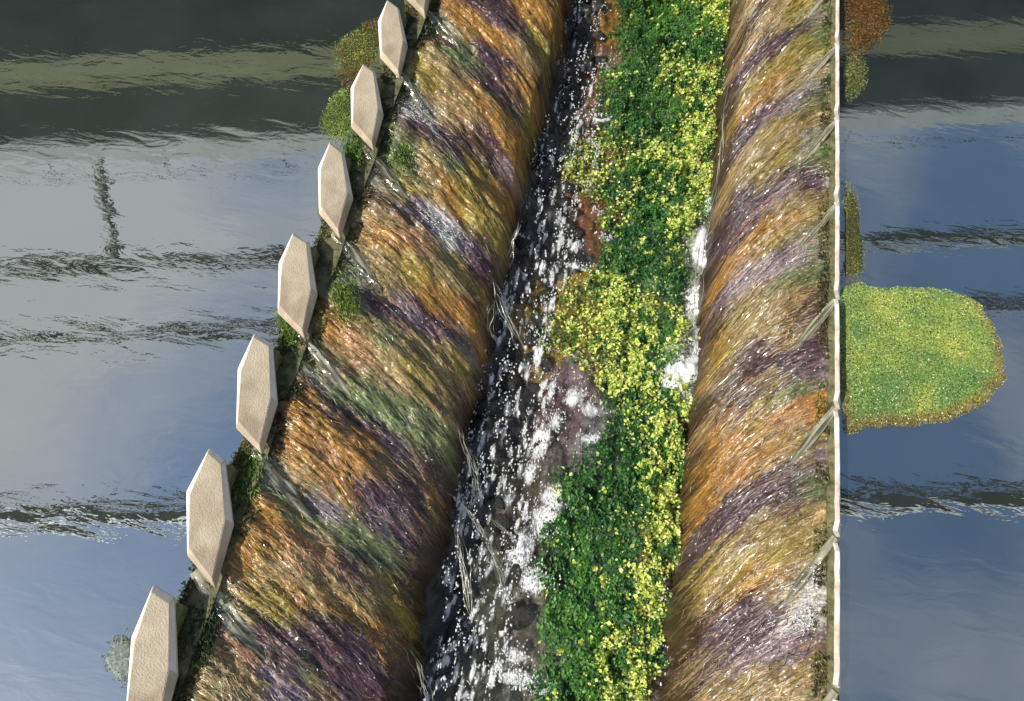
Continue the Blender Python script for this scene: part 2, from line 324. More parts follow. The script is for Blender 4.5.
def bed_z(x, y):
    return Z_BED + (fbm(x * 2.3, y * 1.6, 41, 4) - 0.5) * 0.5 + (fbm(x * 9, y * 6, 43, 3) - 0.5) * 0.16 - 0.2 * np.exp(-((x + 0.7) / 0.5) ** 2)
V, Q = grid(np.linspace(-1.75, 2.3, 120), np.linspace(Y0, Y1, 480), bed_z)
BEDC = [(605, 100, (96, 66, 44)), (600, 60, (92, 60, 40)), (592, 210, (96, 62, 36)), (600, 190, (90, 62, 36)), (610, 20, (110, 80, 30)), (575, 25, (26, 26, 20)), (560, 100, (24, 24, 20)),
        (540, 200, (26, 26, 22)), (560, 240, (24, 24, 24)), (570, 305, (120, 100, 36)), (560, 340, (112, 92, 34)), (585, 330, (120, 104, 40)), (575, 370, (74, 56, 60)), (572, 410, (76, 58, 62)),
        (590, 440, (84, 78, 80)), (560, 455, (80, 74, 66)), (500, 400, (28, 24, 22)), (480, 500, (28, 26, 22)), (520, 500, (60, 54, 40)), (490, 600, (50, 52, 36)), (450, 640, (24, 26, 20)),
        (530, 620, (70, 66, 52)), (470, 680, (30, 32, 22)), (650, 200, (28, 40, 16)), (640, 400, (28, 40, 16)), (600, 600, (34, 56, 24)), (700, 260, (120, 128, 100)), (690, 300, (130, 136, 110)),
        (700, 200, (90, 96, 76)), (690, 345, (150, 154, 140)), (672, 640, (110, 92, 76)), (660, 690, (100, 84, 68)), (720, 60, (70, 70, 40))]
bp = np.array([at(x, y, Z_BED)[:2] for x, y, _ in BEDC]); bc = np.array([lin(*c) for *_, c in BEDC])
xw = V[:, 0] + (fbm(V[:, 0] * 4, V[:, 1] * 4, 51) - 0.5) * 0.5; yw = V[:, 1] + (fbm(V[:, 0] * 4, V[:, 1] * 4, 52) - 0.5) * 0.8
d = ((xw[:, None] - bp[:, 0]) ** 2 * 2.5 + (yw[:, None] - bp[:, 1]) ** 2); wg = np.exp(-(d - d.min(1, keepdims=True)) / 0.06); wg /= wg.sum(1, keepdims=True)
me = np_mesh('channel_bed', V, Q, (wg @ bc) * (0.6 + 0.8 * fbm(V[:, 0] * 12, V[:, 1] * 8, 55)[:, None]))
tag(link('channel_bed', me, M_bed, smooth=True), kind='structure')

# ------------------------------------------------------------------ weirs
def ribbons(P, D, N, L, Wd, arch, segs, surf, wob):
    """ribbons that start at P (n,2), run along D (n,2) for L, lie on surf with a small arch"""
    n = len(P); t = np.linspace(0, 1, segs + 1)
    x = P[:, 0, None] + D[:, 0, None] * L[:, None] * t + wob[:, None] * np.sin(t * 4 + wob[:, None] * 90) * -D[:, 1, None]
    y = P[:, 1, None] + D[:, 1, None] * L[:, None] * t + wob[:, None] * np.sin(t * 4 + wob[:, None] * 90) * D[:, 0, None]
    z = surf(x, y) + arch[:, None] * np.sin(np.pi * np.clip(t + 0.12, 0, 1)) + 0.004
    wd = Wd[:, None] * (0.35 + 0.65 * np.sin(np.pi * np.clip(t * 0.85 + 0.12, 0, 1)))
    cx = -D[:, 1, None] * wd * 0.5; cy = D[:, 0, None] * wd * 0.5; tw = N[:, None] * wd * 0.5
    A = np.stack([x + cx, y + cy, z + tw], -1); B = np.stack([x - cx, y - cy, z - tw], -1)
    V = np.stack([A, B], 2).reshape(n, -1, 3)
    k = 2 * (segs + 1); q = np.array([[2 * i, 2 * i + 1, 2 * i + 3, 2 * i + 2] for i in range(segs)])
    Q = (np.arange(n)[:, None, None] * k + q).reshape(-1, 4)
    return V.reshape(-1, 3), Q, k

def make_weir(side):
    L = side == 'L'
    pat, sk, surf = (PL, SKL, surfL) if L else (PR, SKR, surfR)
    root = empty('weir', ((XL0 if L else XR0), 6, -2))
    tag(root, 'broad sloping weir of orange and purple algae beside the hexagonal slabs' if L else
        'narrower algae covered weir sloping down from the straight line of thin pale boards', 'weir')
    off = np.array([root.location.x, 6, -2])
    x0, x1 = (XL0 - 0.1, XL1 + 0.42) if L else (XR1 - 0.36, XR0 + 0.08)
    xs = np.linspace(x0, x1, 170 if L else 120); ys = np.linspace(-1.4, 16.8, 1150)
    V, Q = grid(xs, ys, surf)
    v = V[:, 1] + drift(V[:, 0], side)
    wob = (fbm(v * 7, V[:, 0] * 2.2, 61, 4) - 0.5) * 0.42
    c = pat.blend(V[:, 0] + (fbm(v * 5, V[:, 0] * 3, 62, 3) - 0.5) * 0.5, V[:, 1] + wob, 0.07)
    c2 = pat.blend(V[:, 0] + 0.35, V[:, 1] + 0.18 + wob * 0.5, 0.2); m2 = np.clip((fbm(v * 16, V[:, 0] * 2.0, 68, 3) - 0.55) * 5, 0, 0.7)[:, None]
    c = c * (1 - m2) + c2 * m2
    st = fbm(v * 30 + wob * 6, V[:, 0] * 2.5, 63, 3); st2 = fbm(v * 9, V[:, 0] * 4, 64, 4); gr = vnoise(V[:, 0] * 46, V[:, 1] * 46, 67)
    c *= (np.clip(0.15 + 1.45 * st, 0.2, 2) * np.clip(0.25 + 1.3 * st2, 0.3, 1.6) * (0.45 + 1.1 * gr))[:, None] * 1.10
    hi = np.clip((st * gr - 0.46) * 6, 0, 0.5)[:, None]; c = c * (1 - hi) + hi * lin(206, 192, 158)  # pale speckled highlights painted onto the algae tips
    fall = np.clip(((V[:, 0] - XL1 - 0.02) if L else (XR1 - 0.02 - V[:, 0])) / 0.08 + (fbm(V[:, 1] * 5, V[:, 1] * 0 + 2, 69, 4) - 0.5) * 3.0, 0, 1)[:, None]
    c = c * (1 - fall) + fall * lin(58, 44, 30) * (0.4 + 1.0 * fbm(V[:, 1] * 14, V[:, 2] * 2, 65)[:, None])
    link('apron', np_mesh('apron', V - off, Q, c), M_algae, root, True)
    # crest beam
    bm = bmesh.new()
    xa = -4.36 if L else 3.77
    add_box(bm, (xa - off[0], (Y0 + Y1) / 2 - 6, -0.51 + 2), ((0.62 if L else 0.20), Y1 - Y0, 0.98))
    bmesh.ops.subdivide_edges(bm, edges=[e for e in bm.edges if abs((e.verts[0].co - e.verts[1].co).y) > 5], cuts=60)
    for vv in bm.verts:
        if vv.co.z > 1.9: vv.co.z += random.uniform(-0.02, 0.015)
        vv.co.x += random.uniform(-0.012, 0.012)
    link('crest_beam', bm_mesh('crest_beam', bm), M_beam, root)
    m = 24000 if L else 4500
    q = np.stack([rng.uniform(*((-4.50, -3.90) if L else (3.5, 3.68)), m), rng.uniform(-1, 16, m), np.zeros(m)], -1); q[:, 2] = np.where((q[:, 0] < XL0) & L, -0.01, surf(q[:, 0], q[:, 1])) + rng.uniform(0.0, 0.06, m)
    q = q[fbm(q[:, 0] * 4, q[:, 1] * 4, 85, 3) > 0.42]; m = len(q)
    mc = blendc([(40, 46, 22), (64, 66, 30), (96, 92, 44), (86, 110, 50)], fbm(q[:, 0] * 2, q[:, 1] * 2.5, 86, 3) * 1.6 - 0.35) * np.exp(rng.normal(0, 0.3, (m, 1)))
    leaves('crest_moss', q - off, rng.uniform(0.03, 0.08, m), 0.35, mc, rng.normal(-0.6 if L else 0.6, 0.6, m), 0.5, None, root)
    # algae streaming along the flow
    n = 27000 if L else 15000
    xa, xb = (XL0 + 0.02, XL1 + 0.09) if L else (XR1 - 0.08, XR0 - 0.04)
    x = rng.uniform(xa, xb, n); y = rng.uniform(-1.2, 16.5, n)
    k = pat.near(x, y + (fbm(x * 2, (y + drift(x, side)) * 7, 66, 4) - 0.5) * 0.4, 0.075)
    c = pat.c[k].copy(); isW = pat.isW[k]
    keepd = fbm(x * 5, y * 5, 70, 3)
    dirx = 1.0 if L else -1.0
    tt = np.abs(x - (XL0 if L else XR0)) / abs((XL1 - XL0) if L else (XR1 - XR0))
    slope = sk * ((0.7 + 0.6 * tt) if L else (0.55 + 0.9 * tt)) * rng.uniform(0.85, 1.15, n) + (vnoise(x * 2, y * 2, 77) - 0.5) * 0.5
    D = np.stack([np.full(n, dirx), -slope], -1); D /= np.linalg.norm(D, axis=1, keepdims=True)
    Ln = rng.uniform(0.07, 0.34, n) * (0.6 + 0.7 * keepd); Wd = rng.uniform(0.004, 0.012, n)
    V, Q, kk = ribbons(np.stack([x, y], -1), D, rng.normal(0, 0.30, n), Ln, Wd, rng.uniform(0.0, 0.016, n), 3, surf, rng.normal(0, 0.025, n))
    val = np.exp(rng.normal(0, 0.26, n))[:, None]
    c = 0.90 * c + 0.10 * pat.c[rng.permutation(k)]
    tint = rng.normal(0, 0.12, (n, 3)); c = c * val * (1 + tint)
    c *= (0.45 + 1.1 * fbm((y + drift(x, side)) * 6, x * 2, 79, 4))[:, None]
    pale = rng.random(n) < 0.03; c[pale] = c[pale] * 0.5 + lin(205, 195, 170) * 0.35
    dark = rng.random(n) < 0.14; c[dark] *= 0.35
    lp = np.clip((tt - 0.95 + (fbm(y * 5, y * 0 + 2, 69, 4) - 0.5) * 0.3) / 0.08, 0, 1)[:, None] * 0.7; c = c * (1 - lp) + lp * lin(62, 46, 32) * val
    o = link('algae_strands', np_mesh('algae_strands', V - off, Q, np.repeat(c, kk, 0)), M_algae, root); o['kind'] = 'stuff'
    # a sheet of water slipping through every joint
    for j in (JL if L else JR):
        nu, nv = 24, 13
        u = np.linspace(0, 1, nu); s_ = np.linspace(-1, 1, nv); U, SS = np.meshgrid(u, s_, indexing='ij')
        jitter = rng.uniform(-0.05, 0.05)
        if L:
            cx = -4.42 + 1.15 * U; cy = j + 0.36 - 0.85 * U + jitter; half = (0.07 + 0.10 * U) * (1 - U ** 2.5) ** 0.7
            X = cx + SS * half * 0.7; Y = cy + SS * half * 0.8
            Z = np.where(X < XL0 + 0.05, 0.0 - 0.03 * U, surf(X, Y) + 0.035 - 0.06 * U ** 2) + 0.04 * (1 - SS ** 2) * np.minimum(1, U * 4)
        else:
            cx = 3.76 - 0.58 * U; cy = j + 0.06 - 0.95 * U + jitter; half = (0.04 + 0.07 * U) * (1 - U ** 2.5) ** 0.7
            X = cx + SS * half * 0.9; Y = cy + SS * half * -0.6
            Z = np.where(X > XR0 - 0.03, 0.0 - 0.03 * U, surf(X, Y) + 0.03 - 0.055 * U ** 2) + 0.035 * (1 - SS ** 2) * np.minimum(1, U * 4)
        wv = (fbm(U * 5 + j, SS * 1.5, 82, 3) - 0.5) * 0.10 * np.minimum(1, U * 4); X = X + wv * 0.5; Y = Y + wv; Z = Z + (fbm(SS * 5 + j, U * 4, 83, 2) - 0.5) * 0.05 * np.minimum(1, U * 4)
        Vc = np.stack([X, Y, Z], -1).reshape(-1, 3); i = np.arange(nu * nv).reshape(nu, nv)
        Qc = np.stack([i[:-1, :-1], i[1:, :-1], i[1:, 1:], i[:-1, 1:]], -1).reshape(-1, 4)
        nz = np.clip(fbm(SS.ravel() * 4 + j, U.ravel() * 3, 81) * 2.2 - 0.55 - 0.3 * U.ravel(), 0, 1)[:, None]
        cc = lin(74, 72, 48) * (1 - nz) + lin(168, 164, 142) * nz
        link('water_chute', np_mesh('water_chute', Vc - off, Qc, cc), M_film, root, True)
    # white water where the chutes break and over the lip
    foam_pts = []
    for (xx, yy), cl in zip(np.stack([pat.u * pat.st, pat.v], -1), pat.cls):
        num = {'W': 90, 'L': 9, 'P': 2, 'C': 4, 'T': 1}.get(cl, 0)
        sp = 0.09 if cl == 'W' else 0.16
        px = xx + rng.normal(0, sp, num); py = yy + rng.normal(0, sp * 0.8, num)
        ok = (px > xa) & (px < xb); px, py = px[ok], py[ok]
        foam_pts += list(np.stack([px, py, surf(px, py) + rng.uniform(0.01, 0.06, len(px))], -1))
    fp = np.array(foam_pts); o = foam_obj('foam', fp - off, rng.uniform(0.003, 0.008, len(fp)), root, ax=(dirx * 1.4, -sk * 1.4))
    return root

_ico = bmesh.new(); bmesh.ops.create_icosphere(_ico, subdivisions=1, radius=1.0)
ICO_V = np.array([v.co[:] for v in _ico.verts]); _ico.verts.index_update(); ICO_F = np.array([[v.index for v in f.verts] for f in _ico.faces]); _ico.free()
_ic2 = bmesh.new(); bmesh.ops.create_icosphere(_ic2, subdivisions=2, radius=1.0)
IC2_V = np.array([v.co[:] for v in _ic2.verts]); _ic2.verts.index_update(); IC2_F = np.array([[v.index for v in f.verts] for f in _ic2.faces]); _ic2.free()
ICO0 = bmesh.new(); bmesh.ops.create_icosphere(ICO0, subdivisions=1, radius=1.0); ICO0.free()
def foam_obj(name, P, r, parent=None, ax=(0, 1.0), zs=0.6):
    n = len(P); sc = np.stack([np.ones(n), np.ones(n), np.full(n, zs)], -1) * r[:, None] * rng.uniform(0.6, 1.4, (n, 3))
    B = ICO_V[None] * (1 + rng.uniform(-0.3, 0.3, (n, len(ICO_V), 1))) * sc[:, None, :]
    a = np.array(ax, float); st = np.linalg.norm(a); a = a / max(st, 1e-6)
    along = (B[..., 0] * a[0] + B[..., 1] * a[1]); B[..., 0] += along * a[0] * st * rng.uniform(0, 1.6, (n, 1)); B[..., 1] += along * a[1] * st * rng.uniform(0, 1.6, (n, 1))
    V = (B + P[:, None, :]).reshape(-1, 3); Q = (np.arange(n)[:, None, None] * len(ICO_V) + ICO_F).reshape(-1, 3)
    o = link(name, np_mesh(name, V, Q), M_foam, parent, True); o['kind'] = 'stuff'; return o

# ------------------------------------------------------------------ leaves
def leaves(name, P, size, aspect, col, yaw, tilt, mat=None, parent=None, lab=None):
    n = len(P); a = size; b = size * aspect
    cy, sy = np.cos(yaw), np.sin(yaw); tx = rng.normal(0, tilt, n); ty = rng.normal(0, tilt, n)
    A = np.stack([-sy, cy, tx], -1); B = np.stack([cy, sy, ty], -1)
    A /= np.linalg.norm(A, axis=1, keepdims=True); B /= np.linalg.norm(B, axis=1, keepdims=True)
    up = np.array([0, 0, 1.0]) * (a * 0.18)[:, None]
    V = np.stack([P - A * a[:, None] * .5, P + B * b[:, None] * .5 + up, P + A * a[:, None] * .5, P - B * b[:, None] * .5 + up], 1).reshape(-1, 3)
    i = np.arange(n)[:, None] * 4
    Q = np.concatenate([i + np.array([[0, 1, 2]]), i + np.array([[0, 2, 3]])], 0)
    o = link(name, np_mesh(name, V, Q, np.repeat(col, 4, 0)), mat or M_leaf, parent); o['kind'] = 'stuff'; return o

def blendc(stops, f):
    f = np.clip(f, 0, 1)[:, None] * (len(stops) - 1); c = np.array([lin(*s) for s in stops]); i = np.clip(f.astype(int), 0, len(stops) - 2)[:, 0]; t = f - i[:, None]
    return c[i] * (1 - t) + c[i + 1] * t
make_weir('L'); make_weir('R')

# ------------------------------------------------------------------ the hexagonal slabs of the left crest
SL_SLOPE = 0.42
def on_plane(px, py, xc, zc):
    r = ray(px, py); o = np.array([0, 0, CAM_H]); # z = zc - slope*(x-xc)
    t = (zc - SL_SLOPE * (0 - xc) - CAM_H) / (r[2] + SL_SLOPE * r[0]); return o + t * r
HEX = [[(252, 333), (236, 365), (235, 430), (262, 460), (279, 402), (270, 346)], [(205, 449), (186, 493), (186, 558), (214, 590), (233, 530), (224, 459)], [(292, 230), (275, 262), (276, 309), (306, 336), (317, 290), (308, 238)]]
polys = np.array([[on_plane(x, y, -4.45, 0.36) for x, y in h] for h in HEX])
polys[:, :, 1] -= polys[:, :1, 1]; HX = polys.mean(0); HX[:, 0] = HX[0, 0] + (HX[:, 0] - HX[0, 0]) * 0.95              # y measured from the upper tip
def slab_mesh(seed):
    r = random.Random(seed); bm = bmesh.new(); T = 0.075; ctr = HX[:, :2].mean(0)
    def ring(inset, dz):
        out = []
        for p, jj in zip(HX, J):
            dxy = (p[:2] + np.array(jj) - ctr); k = 1 - inset / max(np.linalg.norm(dxy), 1e-6)
            q = ctr + dxy * k
            out.append(bm.verts.new((q[0] - ctr[0], q[1] - ctr[1], 0.36 - SL_SLOPE * (q[0] + 4.45) + dz)))
        return out
    J = [(r.uniform(-.018, .018), r.uniform(-.025, .025)) for _ in range(6)]
    top = ring(0.09, 0.0); mid = ring(0.0, -0.075); bot = ring(0.0, -T - 0.04); low = ring(0.03, -T - 0.06)
    def band(a, b, mi):
        for i in range(6):
            f = bm.faces.new((a[i], a[(i + 1) % 6], b[(i + 1) % 6], b[i])); f.material_index = mi[i]
    f = bm.faces.new(top); f.material_index = 0
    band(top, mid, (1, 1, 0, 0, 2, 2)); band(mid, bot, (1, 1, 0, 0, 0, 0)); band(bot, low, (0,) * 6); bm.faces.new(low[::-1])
    bmesh.ops.recalc_face_normals(bm, faces=bm.faces)
    bmesh.ops.bevel(bm, geom=[e for e in bm.edges], offset=0.009, segments=1, affect='EDGES')
    me = bpy.data.meshes.new('hexagonal_slab'); bm.to_mesh(me); bm.free(); return me
SLX, SLYC = HX[:, 0].mean(), HX[:, 1].mean()
slab_mes = [slab_mesh(q) for q in range(9)]
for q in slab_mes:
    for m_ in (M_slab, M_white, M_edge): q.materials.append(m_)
bm = bmesh.new(); add_box(bm, (-0.02, 0.05, 0.12), (0.22, 1.2, 0.22)); bmesh.ops.bevel(bm, geom=list(bm.edges), offset=0.02, segments=1, affect='EDGES'); foot_me = bm_mesh('footing', bm); foot_me.materials.append(M_beam)  # footing coloured dark to deepen the shade beside the slab
SL_LAB = {8: 'tan hexagonal slab whose lower point just enters at the top edge, above all the others on the left crest',
          7: 'tan hexagonal slab cut by the top edge of the picture, beside the ochre algae mat', 6: 'tan hexagonal slab between the ochre algae mat and the bright green algae mat',
          5: 'tan hexagonal slab just below the bright green algae mat, against blue water', 4: 'tan hexagonal slab level with the upper row of dark ripples, third whole one from the bottom',
          3: 'tan hexagonal slab level with the middle row of dark ripples, second whole one from the bottom',
          2: 'tan hexagonal slab beside the lowest row of dark ripples at left, next above the lowest slab', 1: 'lowest tan hexagonal slab on the left crest, beside the faint pale green algae in the water'}
TIP = {1: (150, 588), 2: (205, 449), 3: (252, 333), 4: (292, 230), 5: (328, 140), 6: (361, 62), 7: (387, -3), 8: (411, -58)}
tips = {q: on_plane(px, py, -4.45, 0.36) for q, (px, py) in TIP.items()}
for k, ty in tips.items():
    r = empty('hexagonal_slab', (SLX + (ty[0] - HX[0, 0]), ty[1] + SLYC + 0.03, 0.0)); tag(r, SL_LAB[k], 'slab', 'hexagonal slabs along the left weir crest')
    r.rotation_euler = (0, random.uniform(-0.015, 0.015), random.uniform(-0.015, 0.015))
    link('slab', slab_mes[k], None, r); link('footing', foot_me, None, r)

# ------------------------------------------------------------------ the thin boards of the right crest
def board_mesh(seed):
    r = random.Random(seed); bm = bmesh.new(); n = 14
    Lb = PITCH - 0.17; lean = -0.125
    prof = [(-0.033, 0.0), (0.033, 0.0), (0.033 + lean, 0.31), (0.022 + lean, 0.33), (-0.022 + lean, 0.33), (-0.033 + lean, 0.31)]
    rows = []
    for i in range(n + 1):
        y = -Lb / 2 + Lb * i / n; wv = r.uniform(-0.004, 0.004); end = 0.06 if i in (0, n) else 0
        rows.append([bm.verts.new((x + wv, y, z - (end if z > 0.2 else 0) + r.uniform(-0.003, 0.003))) for x, z in prof])
    for i in range(n):
        for j in range(6): bm.faces.new((rows[i][j], rows[i][(j + 1) % 6], rows[i + 1][(j + 1) % 6], rows[i + 1][j]))
    bm.faces.new(rows[0]); bm.faces.new(rows[-1][::-1])
    return bm_mesh('crest_board', bm)
bms = [board_mesh(s) for s in (1, 2, 3)]
for m_ in bms: m_.materials.append(M_board)
BD_LAB = {0: 'thin pale board of the right crest just entering at the bottom edge', 1: 'lowest whole thin pale board of the right crest, beside plain grey blue water', 2: 'thin pale board of the right crest directly below the large green floating mat',
          3: 'thin pale board of the right crest alongside the large green floating mat', 4: 'thin pale board of the right crest next above the large green floating mat', 5: 'thin pale board of the right crest, second above the large green mat',
          6: 'thin pale board of the right crest beside the small green algae mat near the top', 7: 'topmost thin pale board of the right crest, beside the rusty brown algae mat'}
for k in range(0, 8):
    yc = JR[0] + PITCH * (k + 0.5) - 0.0 + 0.0
    o = link('crest_board', bms[k % 3], None); o.location = (3.80, yc, -0.02); o.rotation_euler = (0, 0, random.uniform(-0.004, 0.004))
    tag(o, BD_LAB[k], 'board', 'thin boards along the right weir crest')

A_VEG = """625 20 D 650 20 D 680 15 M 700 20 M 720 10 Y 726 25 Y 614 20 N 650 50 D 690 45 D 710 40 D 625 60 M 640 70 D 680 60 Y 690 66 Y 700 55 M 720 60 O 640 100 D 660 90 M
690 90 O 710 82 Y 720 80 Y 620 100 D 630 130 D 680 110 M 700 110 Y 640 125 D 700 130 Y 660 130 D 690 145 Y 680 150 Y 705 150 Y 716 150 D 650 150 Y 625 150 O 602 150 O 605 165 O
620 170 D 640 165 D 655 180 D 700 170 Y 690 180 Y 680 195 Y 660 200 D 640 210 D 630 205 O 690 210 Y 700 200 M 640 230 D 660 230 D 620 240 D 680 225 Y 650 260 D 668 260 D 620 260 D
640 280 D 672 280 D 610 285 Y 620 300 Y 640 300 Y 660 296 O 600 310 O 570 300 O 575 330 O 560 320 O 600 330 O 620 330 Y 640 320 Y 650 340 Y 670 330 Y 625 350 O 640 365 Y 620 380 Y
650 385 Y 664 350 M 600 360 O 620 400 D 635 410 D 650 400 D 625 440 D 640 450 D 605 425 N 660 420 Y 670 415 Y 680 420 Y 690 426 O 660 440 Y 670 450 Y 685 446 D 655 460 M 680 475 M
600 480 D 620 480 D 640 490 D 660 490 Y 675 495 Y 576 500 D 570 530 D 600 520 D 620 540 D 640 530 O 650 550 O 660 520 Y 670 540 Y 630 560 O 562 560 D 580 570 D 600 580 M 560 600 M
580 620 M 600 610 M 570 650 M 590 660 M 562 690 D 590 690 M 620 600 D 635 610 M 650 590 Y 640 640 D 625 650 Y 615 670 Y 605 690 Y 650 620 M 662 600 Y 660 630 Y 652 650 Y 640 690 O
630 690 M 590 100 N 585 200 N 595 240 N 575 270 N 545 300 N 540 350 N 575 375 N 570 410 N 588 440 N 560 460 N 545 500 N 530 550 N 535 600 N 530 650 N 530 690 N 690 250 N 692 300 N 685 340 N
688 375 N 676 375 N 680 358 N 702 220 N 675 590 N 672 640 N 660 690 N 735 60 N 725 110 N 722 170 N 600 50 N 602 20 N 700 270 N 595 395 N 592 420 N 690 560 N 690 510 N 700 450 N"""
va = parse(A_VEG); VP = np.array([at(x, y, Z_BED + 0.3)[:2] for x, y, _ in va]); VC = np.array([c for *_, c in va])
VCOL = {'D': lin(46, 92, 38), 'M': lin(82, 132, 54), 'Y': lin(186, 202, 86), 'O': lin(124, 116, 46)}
n = 290000
x = rng.uniform(-1.0, 2.1, n); y = rng.uniform(-1.0, 16.8, n)
xw = x + (fbm(x * 3, y * 3, 90) - 0.5) * 0.55 + rng.normal(0, 0.10, n); yw = y + (fbm(x * 3, y * 3, 91) - 0.5) * 0.7 + rng.normal(0, 0.16, n)
k = np.empty(n, int)
for i in range(0, n, 20000): k[i:i + 20000] = ((xw[i:i + 20000, None] - VP[:, 0]) ** 2 * 1.4 + (yw[i:i + 20000, None] - VP[:, 1]) ** 2).argmin(1)
cl = VC[k]
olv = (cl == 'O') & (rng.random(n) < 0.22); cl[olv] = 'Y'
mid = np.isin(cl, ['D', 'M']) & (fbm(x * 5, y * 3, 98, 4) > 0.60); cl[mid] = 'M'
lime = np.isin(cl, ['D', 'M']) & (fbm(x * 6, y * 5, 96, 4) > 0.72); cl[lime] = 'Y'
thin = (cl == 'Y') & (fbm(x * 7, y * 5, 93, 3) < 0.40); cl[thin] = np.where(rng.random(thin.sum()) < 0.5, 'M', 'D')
hh = 0.08 + 0.34 * fbm(x * 3.2, y * 2.4, 95, 4) ** 1.2
clump = vnoise(x * 9, y * 8, 97)
hh = np.where(cl == 'O', 0.4 * hh, hh)
keep = (cl != 'N') & ((cl != 'O') | (fbm(x * 4, y * 3, 94, 3) > 0.48)) & (rng.random(n) < 0.45 + 0.6 * clump)
x, y, cl, hh, clump = [q[keep] for q in (x, y, cl, hh, clump)]; n = len(x)
z = bed_z(x, y) + hh * (0.35 + 0.75 * clump) * rng.uniform(0.45, 1.05, n) + np.where(cl == 'Y', 0.04, 0.0)
val = np.exp(rng.normal(0, 0.30, n))[:, None]
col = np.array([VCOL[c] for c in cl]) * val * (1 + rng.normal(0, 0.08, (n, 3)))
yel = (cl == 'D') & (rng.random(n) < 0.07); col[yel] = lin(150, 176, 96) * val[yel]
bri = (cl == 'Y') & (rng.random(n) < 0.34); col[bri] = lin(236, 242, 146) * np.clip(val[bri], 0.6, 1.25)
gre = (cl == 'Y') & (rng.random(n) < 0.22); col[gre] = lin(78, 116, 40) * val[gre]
size = np.where(cl == 'D', rng.uniform(0.02, 0.085, n), rng.uniform(0.015, 0.065, n)) * rng.choice([0.6, 1.0, 1.0, 1.5], n)
yaw = np.where((cl == 'M') | (cl == 'D'), rng.normal(0, 0.7, n), rng.uniform(0, 6.28, n))
P = np.stack([x, y, z], -1)
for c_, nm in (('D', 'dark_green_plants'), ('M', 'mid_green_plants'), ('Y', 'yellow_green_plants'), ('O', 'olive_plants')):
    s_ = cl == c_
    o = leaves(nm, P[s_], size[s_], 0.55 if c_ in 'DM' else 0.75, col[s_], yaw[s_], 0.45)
    tag(o, {'D': 'dark green leafy water plants filling the middle channel', 'M': 'mid green plants combed along the lower channel', 'Y': 'bright yellow green flowering plants towards the right of the channel',
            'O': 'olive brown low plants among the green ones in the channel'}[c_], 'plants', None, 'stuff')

# ------------------------------------------------------------------ floating mats
def outline(pts, z, nsub=10):
    P = np.array([at(px, py, z) for px, py in pts]); n = len(P); out = []
    for i in range(n):
        a, b, c, d = P[i - 1], P[i], P[(i + 1) % n], P[(i + 2) % n]
        for t in np.linspace(0, 1, nsub, endpoint=False):
            out.append(0.5 * ((2 * b) + (-a + c) * t + (2 * a - 5 * b + 4 * c - d) * t * t + (-a + 3 * b - 3 * c + d) * t ** 3))
    return np.array(out)[:, :2]
def inside(px, py, poly):
    r = np.zeros(len(px), bool); x1, y1 = poly[-1]
    for x2, y2 in poly:
        c = ((y2 > py) != (y1 > py)); xi = (x1 - x2) * (py - y2) / ((y1 - y2) + 1e-12) + x2; r ^= c & (px < xi); x1, y1 = x2, y2
    return r
def edge_dist(px, py, poly):
    return np.sqrt(((px[:, None] - poly[:, 0]) ** 2 + (py[:, None] - poly[:, 1]) ** 2)).min(1)
def mat_plant(name, pts, label, n, colfn, height, size=(0.02, 0.05), base=(60, 62, 30), base_k=0.8):
    poly = outline(pts, 0.02); ph = np.linspace(0, 40, len(poly)); ctr = poly.mean(0)
    poly = ctr + (poly - ctr) * (1 + (fbm(ph * 1.1, ph * 0, 101 + len(label), 3) - 0.5)[:, None] * (0.09 if n > 50000 else 0.30))
    root = empty(name, (ctr[0], ctr[1], 0)); tag(root, label, 'plant mat')
    N = len(poly); V = [(0, 0, 0.024)]; rings = 7
    for r_ in range(1, rings + 1):
        t = r_ / rings
        for q in poly:
            d_ = (q - ctr) * t * base_k; V.append((d_[0], d_[1], 0.02 * (1 - t ** 4) + 0.004 - 0.03 * (r_ == rings)))
    F = []
    for i in range(N): F.append((0, 1 + i, 1 + (i + 1) % N, 1 + (i + 1) % N))
    me = bpy.data.meshes.new('root_base'); fs = [(0, 1 + i, 1 + (i + 1) % N) for i in range(N)]
    for r_ in range(rings - 1):
        for i in range(N): a = 1 + r_ * N; fs.append((a + i, a + N + i, a + N + (i + 1) % N, a + (i + 1) % N))
    me.from_pydata(V, [], fs); me.update()
    cc = np.tile(lin(*base), (len(V), 1)) * rng.uniform(0.6, 1.4, (len(V), 1))
    at_ = me.attributes.new('Col', 'FLOAT_COLOR', 'POINT'); c4 = np.ones((len(V), 4), np.float32); c4[:, :3] = cc; at_.data.foreach_set('color', c4.ravel())
    link('root_base', me, M_bed, root, True)
    x = rng.uniform(poly[:, 0].min(), poly[:, 0].max(), n); y = rng.uniform(poly[:, 1].min(), poly[:, 1].max(), n)
    ok = inside(x, y, poly) & (x > 3.80 if ctr[0] > 0 else x < -4.40); x, y = x[ok], y[ok]; e = edge_dist(x, y, poly)
    kk = rng.random(len(x)) < np.clip(0.15 + e * 7, 0, 1); x, y, e = x[kk], y[kk], e[kk]; m = len(x)
    z = 0.018 + height * np.clip(e * 4, 0.15, 1) * (0.2 + 0.9 * fbm(x * 4, y * 4, 110)) * rng.uniform(0.3, 1, m)
    col = colfn(x, y, e) * np.exp(rng.normal(0, 0.20, m))[:, None] * (1 + rng.normal(0, 0.05, (m, 3)))
    leaves('foliage', np.stack([x - ctr[0], y - ctr[1], z], -1), rng.uniform(*size, m), 0.7, col, rng.uniform(0, 6.28, m), 0.4, None, root)
    return root
BIGC = at(915, 365)[:2]
